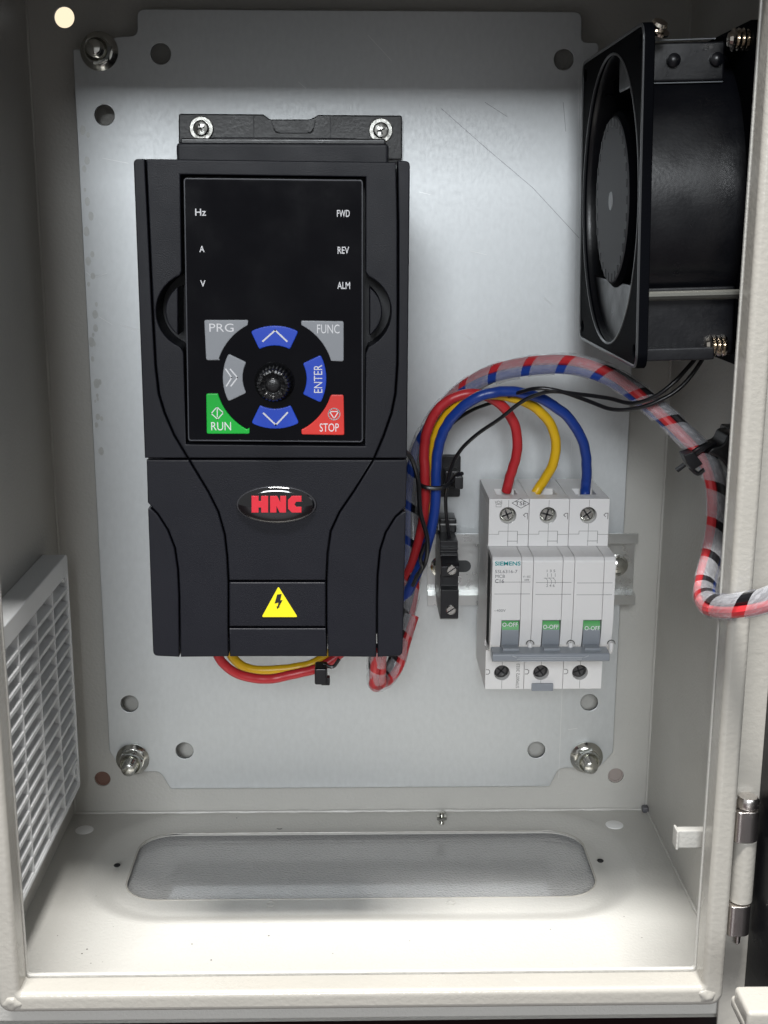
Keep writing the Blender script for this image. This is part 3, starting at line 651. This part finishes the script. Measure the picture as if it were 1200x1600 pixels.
# thin black leads
G = 'thin black leads'
fanlead = [(1108, 528, -112), (1085, 562, -116), (1050, 600, -118), (1018, 622, -116), (985, 630, -110), (950, 622, -100), (905, 616, -90), (860, 612, -82), (820, 625, -78), (780, 655, -74), (740, 683, -68), (712, 715, -60), (698, 760, -56), (697, 800, -48), (703, 848, -44)]
wire('fan_lead', path(*fanlead), .85, WIREB, 'thin black lead from the fan looping down into the terminal block', group=G)
wire('fan_lead', path((1112, 532, -112), (1092, 570, -114), (1060, 608, -114), (1010, 634, -112), (960, 640, -104), (915, 625, -92), (870, 610, -84), (830, 608, -80), (780, 625, -60), (730, 645, -50), (690, 680, -40), (663, 740, -40), (655, 800, -40)), .85, WIREB, 'thin black lead from the fan passing behind the red and blue wires', group=G)
wire('side_lead', path((610, 690, -100), (640, 712, -84), (653, 750, -76), (657, 800, -74), (668, 845, -72), (664, 880, -66), (648, 905, -55), (640, 930, -50)), 1.0, WIREB, 'thin black lead twisting down beside the drive', group=G)
wire('side_lead', path((665, 848, -70), (657, 872, -68), (660, 886, -66), (652, 900, -62), (645, 915, -58)), .9, WIREB, 'short twisted black lead end beside the drive, next to the rail', group=G)
# bundle in spiral wrap
def bundle(pts, label, rw=4.5, pitch=17.0, ribbon=.76, cols=(RED, BLU, WIREB), phase=0, sm=14):
    path_ = spline(pts, sm)
    L = [0]
    for a, b_ in zip(path_, path_[1:]): L.append(L[-1]+(b_-a).length)
    k = int(L[-1]/.8); P2 = []; j = 0
    for i in range(k+1):
        s_ = L[-1]*i/k
        while j < len(L)-2 and L[j+1] < s_: j += 1
        P2.append(path_[j].lerp(path_[j+1], (s_-L[j])/max(L[j+1]-L[j], 1e-6)))
    for _ in range(3): P2 = [P2[0]]+[(P2[i-1]+P2[i]*2+P2[i+1])/4 for i in range(1, len(P2)-1)]+[P2[-1]]
    F = frames(P2); ds = L[-1]/k
    t = thing('wrapped_cable_bundle', P2[0], label, 'cable', 'wrapped cable bundles')
    for c, m in enumerate(cols):
        pts2 = []
        for i, (p, (tt, u, v)) in enumerate(zip(P2, F)):
            a = 2*math.pi*(c/len(cols))+i*ds/60.0+.6; pts2.append(p+(u*math.cos(a)+v*math.sin(a))*2.25)
        bm = bmesh.new(); add_tube(bm, pts2[::2], 2.15, 10); link('core_wire', bm, m, t)
    bm = bmesh.new(); nw = 7; prev = None; turns = L[-1]/pitch; steps = int(turns*26)
    for i in range(steps+1):
        row = []
        for j in range(nw+1):
            s_ = L[-1]*i/steps+(j/nw-.5)*pitch*ribbon
            f = min(max(s_/ds, 0), len(P2)-1.001); q = int(f); fr = f-q
            p = P2[q].lerp(P2[q+1], fr); tt, u, v = F[q]
            a = phase-2*math.pi*(L[-1]*i/steps)/pitch
            rr_ = rw*(1+.05*(j/nw-.5)*2)
            row.append(bm.verts.new(p+(u*math.cos(a)+v*math.sin(a))*rr_))
        if prev:
            for j in range(nw): bm.faces.new((prev[j], prev[j+1], row[j+1], row[j]))
        prev = row
    bmesh.ops.solidify(bm, geom=list(bm.faces), thickness=.35)
    link('spiral_wrap', bm, WRAP, t, angle=60)
    return t
bundle(path((622, 1000, -60), (640, 930, -50), (645, 860, -42), (645, 790, -36), (650, 725, -34), (668, 675, -38), (705, 627, -46), (760, 590, -58), (830, 572, -70), (900, 570, -82), (960, 590, -92), (1015, 630, -100), (1065, 675, -108), (1100, 712, -114), (1118, 755, -120), (1122, 800, -126), (1118, 845, -134), (1108, 890, -146), (1102, 925, -160), (1112, 945, -180), (1145, 948, -196), (1190, 940, -204), (1260, 915, -210)),
       'wire bundle in frosted spiral wrap running from the drive over the cabinet lip', rw=4.7)
bundle(path((640, 960, -62), (628, 1000, -66), (617, 1040, -68), (600, 1062, -72), (589, 1066, -80), (588, 1045, -88), (590, 1010, -92)),
       'wire bundle end in pink tinted spiral wrap curling under the drive', rw=4.3, pitch=11, cols=(RED, RED, WIREB))
# cable tie mounts
tm = thing('tie_mount', (195, -14, 175), 'square black tie mount on the plate holding the power wires', 'cable tie')
poly('base_pad', [rrect(189.5, 199.3, 174.5, 195, 1)], -14.2, -18, RUB, tm, bev=.5)
box('saddle', (191, 198, -26, -17, 181, 189), RUB, tm, bev=1)
h = at(714, 752, -62)
tube('tie_band', path((655, 757, -64), (668, 762, -66.5), (690, 762, -66), (706, 754, -62)), 1.0, RUB, tm, n=8)
tube('tie_band', path((655, 757, -64), (660, 757, -50), (690, 760, -40), (706, 756, -55)), 1.0, RUB, tm, n=8)
box('tie_head', (h.x-1.5, h.x+2.4, -67, -58, h.z-2.6, h.z+3.2), RUB, tm, bev=.6)
tube('tie_tail', path((706, 752, -62), (714, 742, -66), (722, 740, -70)), .9, RUB, tm, n=8)
tm2 = thing('wall_tie_mount', (303, -110, 200), 'black tie mount on the right wall strapped around the wrapped bundle', 'cable tie')
poly('base_pad', [rrect(-122, -100, 203, 224, 2)], 299, 303, RUB, tm2, axis='X', bev=.6)
bm = bmesh.new(); add_poly(bm, [rnd(pxs([(1140, 672), (1128, 674, 6), (1122, 690, 8), (1104, 694, 6), (1098, 702), (1120, 712, 8), (1138, 745, 3)], -114), 0)], -122, -106, bev=.8); link('saddle', bm, RUB, tm2)
c = at(1090, 706, -112); bm = bmesh.new()
ax_ = (at(1110, 735, -117)-at(1070, 678, -109)).normalized(); _, u_, v_ = ortho(ax_)
ringp = [c+(u_*math.cos(2*math.pi*i/28)+v_*math.sin(2*math.pi*i/28))*5.6 for i in range(29)]
for i in range(28):
    pass
add_tube(bm, ringp, 1.0, 8); add_tube(bm, [p+ax_*1.4 for p in ringp], 1.0, 8); link('tie_band', bm, RUB, tm2)
poly('tie_head', [rnd(pxs([(1064, 708), (1080, 703), (1094, 722), (1078, 733), (1070, 722)], -116), .4)], -120, -112, RUB, tm2, bev=.4)
poly('tie_tail', [rnd(pxs([(1055, 733), (1068, 723), (1071, 727), (1058, 737)], -116), .2)], -118, -115, RUB, tm2, bev=.2)
tube('tie_band', path((1082, 712, -118), (1100, 700, -120), (1118, 692, -118)), 1.0, RUB, tm2, n=8)
tube('tie_band', path((1078, 730, -118), (1090, 740, -118), (1100, 734, -120)), .9, RUB, tm2, n=8)
# ------------------------------------------------------------------ cooling fan on the right wall (local: bottom right corner, tilted 2 degrees)
FX0, FX1, FYa, FYb, FZa, FZb = 246.8, 287.0, -168.0, -52.0, 255.0, 371.0
fc_y, fc_z = (FYa+FYb)/2, (FZa+FZb)/2
fan = thing('cooling_fan', (FX1, fc_y, fc_z), 'black metal axial cooling fan mounted sideways on the right wall', 'fan')
def frame_ring(name, xa, xb, r, chn=6):
    return poly(name, [rnd([(FYa, FZa, chn), (FYb, FZa, chn), (FYb, FZb, chn), (FYa, FZb, chn)], 0), circ(fc_y, fc_z, r, 64)[::-1]]+[circ(y, z, 2.4, 16)[::-1] for y in (FYa+6, FYb-6) for z in (FZa+6, FZb-6)], xa, xb, FANP, fan, axis='X', bev=.5)
frame_ring('inner_flange', FX0, FX0+3.6, 54.3)
poly('flange_rim', [rnd([(FYa+.2, FZa+.2, 6), (FYb-.2, FZa+.2, 6), (FYb-.2, FZb-.2, 6), (FYa+.2, FZb-.2, 6)], 0), rnd([(FYa+1.3, FZa+1.3, 5), (FYb-1.3, FZa+1.3, 5), (FYb-1.3, FZb-1.3, 5), (FYa+1.3, FZb-1.3, 5)], 0)[::-1]], FX0-.5, FX0+.5, mat('flange_rim', (.05, .052, .055), .28, metal=.3), fan, axis='X', bev=.2); frame_ring('outer_flange', FX1-3.6, FX1, 54.3)  # paler rim ring added as a painted highlight on the flange edge
bm = bmesh.new(); add_lathe(bm, (FX0+1.5, fc_y, fc_z), (1, 0, 0), [(0, 54.2), (2, 55.6), (37, 55.6), (38.5, 54.2), (37, 53.4), (2, 53.4), (0, 54.2)], 72, cap=False); link('housing', bm, BBLK, fan)
hubb = lathe('hub', (FX0+1.8, fc_y, fc_z+.5), (1, 0, 0), [(0, 0), (0, 31.5), (1.4, 33), (24, 33), (24, 0)], FANP, fan, n=48)
lathe('hub_label', (FX0+1.2, fc_y, fc_z+.5), (1, 0, 0), [(0, 0), (0, 30.6), (.5, 31)], FANG, hubb, n=48)
lathe('centre_cap', (FX0+.9, fc_y, fc_z+.5), (1, 0, 0), [(0, 0), (.0, 3.4), (.4, 3.6)], mat('cap_grey', (.28, .29, .30), .4), hubb, n=24)
bm = bmesh.new()
for i in range(30):
    t = 2*math.pi*i/30; y = fc_y+29.0*math.cos(t); z = fc_z+.5+29.0*math.sin(t); add_box(bm, FX0+.95, FX0+1.3, y-.8, y+.8, z-1.5, z+1.5)
link('hub_notch', bm, BINK, hubb)
for i in range(7):
    bm = bmesh.new(); a0 = 2*math.pi*i/7+.2; grid = []
    for r_ in (32, 38, 45, 52):
        row = []
        for j in range(7):
            f = j/6; a = a0+f*(.62+.1*(r_-32)/20); x = FX0+6+20*f+2*math.sin(f*3.1)
            row.append(bm.verts.new((x, fc_y+r_*math.cos(a), fc_z+.5+r_*math.sin(a))))
        grid.append(row)
    for r1, r2 in zip(grid, grid[1:]):
        for j in range(6): bm.faces.new((r1[j], r1[j+1], r2[j+1], r2[j]))
    bmesh.ops.solidify(bm, geom=list(bm.faces), thickness=1.2); link('blade', bm, FANP, fan)
for a in (1.2, 2.9, 4.2, 5.8):
    d = Vector((0, math.cos(a), math.sin(a))); c = Vector((FX1-6, fc_y, fc_z))
    bm = bmesh.new(); add_tube(bm, [c+d*30, c+d*54], 2.2, 8); link('strut', bm, FANP, fan)
tube('tie_rod', [(FX0+3, -166, 280.5), (FX1-4, -166, 280.5)], 1.7, mat('rod_grey', (.10, .10, .09), .35, metal=.6), fan, sm=0, n=10)
bm = bmesh.new(); add_tube(bm, [Vector((FX0+.2, fc_y+54.0*math.cos(2*math.pi*i/72), fc_z+54.0*math.sin(2*math.pi*i/72))) for i in range(73)], .5, 6); link('venturi_edge', bm, MATS['flange_rim'], fan)  # thin paler ring paints the highlight on the fan opening
box('lower_housing', (FX0+3.4, FX1-3.8, -159, -60, 258.5, 283), BBLK, fan, bev=1)
box('bottom_rib', (FX0+3, FX1-12, -164, -150, 257.5, 262), BBLK, fan, bev=.6)
box('terminal_box', (FX0+3.4, FX1-8, -150, -110, 353, 366), BBLK, fan, bev=1)
for x in (FX0+14, FX0+29): lathe('terminal_stud', (x, -150.4, 360), (0, -1, 0), [(0, 2.4), (1.5, 2.3), (2.2, 1.2), (2.2, 0)], BBLK, fan, n=20)
lines('box_edge', [[(FX0+4, 352.6), (FX1-9, 352.6)], [(FX0+4, 366.6), (FX1-12, 366.8)]], .35, -150, -150.8, mat('edge_sheen', (.12, .13, .14), .3), fan)
box('lead_terminal', (FX1-13, FX1-8, -156, -146, 264, 273), mat('terminal_brown', (.010, .009, .008), .5), fan, bev=.6)
box('outer_gasket', (FX1, 303, FYa, FYb, FZa, FZb), FOAM, fan)
fan.rotation_euler = (0, math.radians(-1.6), 0)
def fscrew(loc, label, n_=4):
    t = thing('spring_screw', loc, label, 'screw', 'screws through the fan flange'); c = Vector(loc)
    bm = bmesh.new(); add_lathe(bm, c, (-1, 0, 0), [(0, 3.2)]+[q for i in range(n_) for q in ((.2+i*1.7, 3.6), (.9+i*1.7, 3.8), (1.3+i*1.7, 2.8))]+[(n_*1.7+.6, 2.2), (n_*1.7+1.2, 0)], 24); link('thread', bm, NICK, t)
    return t
p = at(1134, 540, -160); f1 = fscrew((p.x, -160, p.z), 'nickel screw and spring washers at the lower outer corner of the fan')
p = at(1172, 62, -160); dup(f1, (p.x, -160, p.z), 'nickel screw and spring washers at the upper outer corner of the fan')
p = at(1028, 40, -160); t = thing('flange_screw', (p.x, -160, p.z), 'pale brass screw sticking up at the top corner of the fan flange', 'screw')
lathe('head', (p.x, -160, p.z-1), (.25, -.55, .8), [(0, 2.6), (1.6, 2.9), (2.6, 2.4), (3.2, 0)], NICK, t, n=20)
lathe('washer', (p.x+.3, -159.5, p.z-2), (.25, -.55, .8), [(0, 3.7), (.8, 3.7), (.8, 2)], NICK, t, n=24)
# ------------------------------------------------------------------ vent on the left wall
VX = 11.5; vy0, vy1, vz0, vz1 = -151.0, -29.5, 30.0, 150.0
vent = thing('vent_filter', (0, -97, 33), 'light grey louvred plastic vent on the left cabinet wall', 'vent')
bm = bmesh.new()
add_poly(bm, [rrect(vy0, vy1, vz0, vz1, 3), rrect(vy0+3, vy1-2.0, vz0+2.5, vz1-10, 1.5)[::-1]], 0.1, VX, 'X', bev=.6)
link('frame', bm, VENT, vent)
box('filter_mat', (.2, 1.4, vy0+3, vy1-2, vz0+2, vz1-9), mat('filter_fleece', (.10, .10, .10), .9, bump=.8, bscale=800), vent)
cols = 4; yy = [vy0+3+(vy1-2-vy0-3)*i/cols for i in range(cols+1)]; rows = 15; pitch = (vz1-10-vz0-2.5)/rows
rib0 = None
for i in range(1, cols):
    box('upright', (1.5, VX-.2, yy[i]-.55, yy[i]+.55, vz0+2, vz1-9), VENT, vent)
sl = None
for i in range(cols):
    for r_ in range(rows):
        z = vz0+2.5+r_*pitch
        if sl is None or True:
            bm = bmesh.new()
            y0_, y1_ = yy[i]+.5, yy[i+1]-.5
            sec = [(2.0, z+pitch*.98), (2.0, z+pitch*.8), (VX-5.2, z+.5), (VX-.4, z-1.0), (VX-.4, z+.7), (VX-5.0, z+2.1)]
            A = [bm.verts.new((x, y0_, zz)) for x, zz in sec]; B = [bm.verts.new((x, y1_, zz)) for x, zz in sec]
            bm.faces.new(A); bm.faces.new(B)
            for q in range(6): bm.faces.new((A[q], A[(q+1) % 6], B[(q+1) % 6], B[q]))
            if sl is None:
                sl = link('slat', bm, VENT, vent, smooth=False); sl_y = y0_; sl_z = z
            else:
                bm.free(); o = sl.copy(); COL.objects.link(o); o.parent = vent; o.location = Vector((0, y0_-sl_y, z-sl_z))*S
for (y, z) in ((vy0+9, 128), (vy1-8, 142), (vy0+9, 42), (vy1-7, 42)):
    lathe('screw_boss', (4, y, z), (1, 0, 0), [(0, 4.0), (7.6, 4.0), (7.6, 2.6), (3, 2.4)], VENT, vent, n=24)
# ------------------------------------------------------------------ hinge and door
hg = thing('door_hinge', (293, -182, 37), 'chrome barrel hinge joining the cabinet to its open door', 'hinge')
def dshape(x0, x1, ya, yb, r): return rnd([(x0, yb, 0), (x0, ya, 2), (x1, ya, r), (x1, yb, 0)], 0)
poly('knuckle', [dshape(288.6, 297.8, -189, -179, 4)], 82, 94.2, CHROME, hg, axis='Z', bev=.3)
poly('knuckle', [dshape(288.6, 297.4, -189, -179, 4)], 43.4, 55.8, CHROME, hg, axis='Z', bev=.3)
poly('barrel', [circ(293.8, -184.2, 4.3, 28)], 56.2, 81.4, LIP, hg, axis='Z', bev=.4)
poly('leaf', [rrect(289, 293, 50, 88, 2)], -180, -182, LIP, hg, bev=.4)
lathe('pin', (293.8, -184.2, 30), (0, 0, 1), [(7, .0), (8.2, 1.1), (13.6, 1.3), (60, 1.3), (64.4, 2.6), (64.6, 4.0), (67.2, 4.2), (68.6, 3.4), (69, 0)], CHROME, hg)
door = thing('cabinet_door', (302, -200, -14), 'open cabinet door edge with black gasket at right of the opening', 'door')
poly('return_flange', [[(289.6, -40), (300.4, -40), (300.4, 440), (289.6, 440)]], -181, -179.2, LIP, door, bev=.5)
bm = bmesh.new()
def slab(bm, a, b_, th, z0, z1):
    a, b_ = Vector(a), Vector(b_); d = (b_-a).normalized(); n_ = Vector((-d.y, d.x))*th
    q = [a, b_, b_+n_, a+n_]; f = [bm.verts.new((p.x, p.y, z0)) for p in q]; g = [bm.verts.new((p.x, p.y, z1)) for p in q]
    bm.faces.new(f); bm.faces.new(g)
    for i in range(4): bm.faces.new((f[i], f[(i+1) % 4], g[(i+1) % 4], g[i]))
slab(bm, (300.6, -181), (345, -420), -1.6, -14, 430); link('panel', bm, BBLK, door, smooth=False)
bm = bmesh.new(); slab(bm, (300.5, -183), (305, -208), 2.0, -12, 428); link('gasket', bm, FOAM, door, smooth=False)
p = at(1175, 1564, -262); bm = bmesh.new()
add_box(bm, p.x-4.6, p.x+26, -272, -258, p.z-3.2, p.z+3.0, 1.4, 3); add_box(bm, p.x-4.9, p.x+26, -270, -256, p.z-5.6, p.z-1.6, 1.2, 3)
link('stiffener', bm, LIP, door)
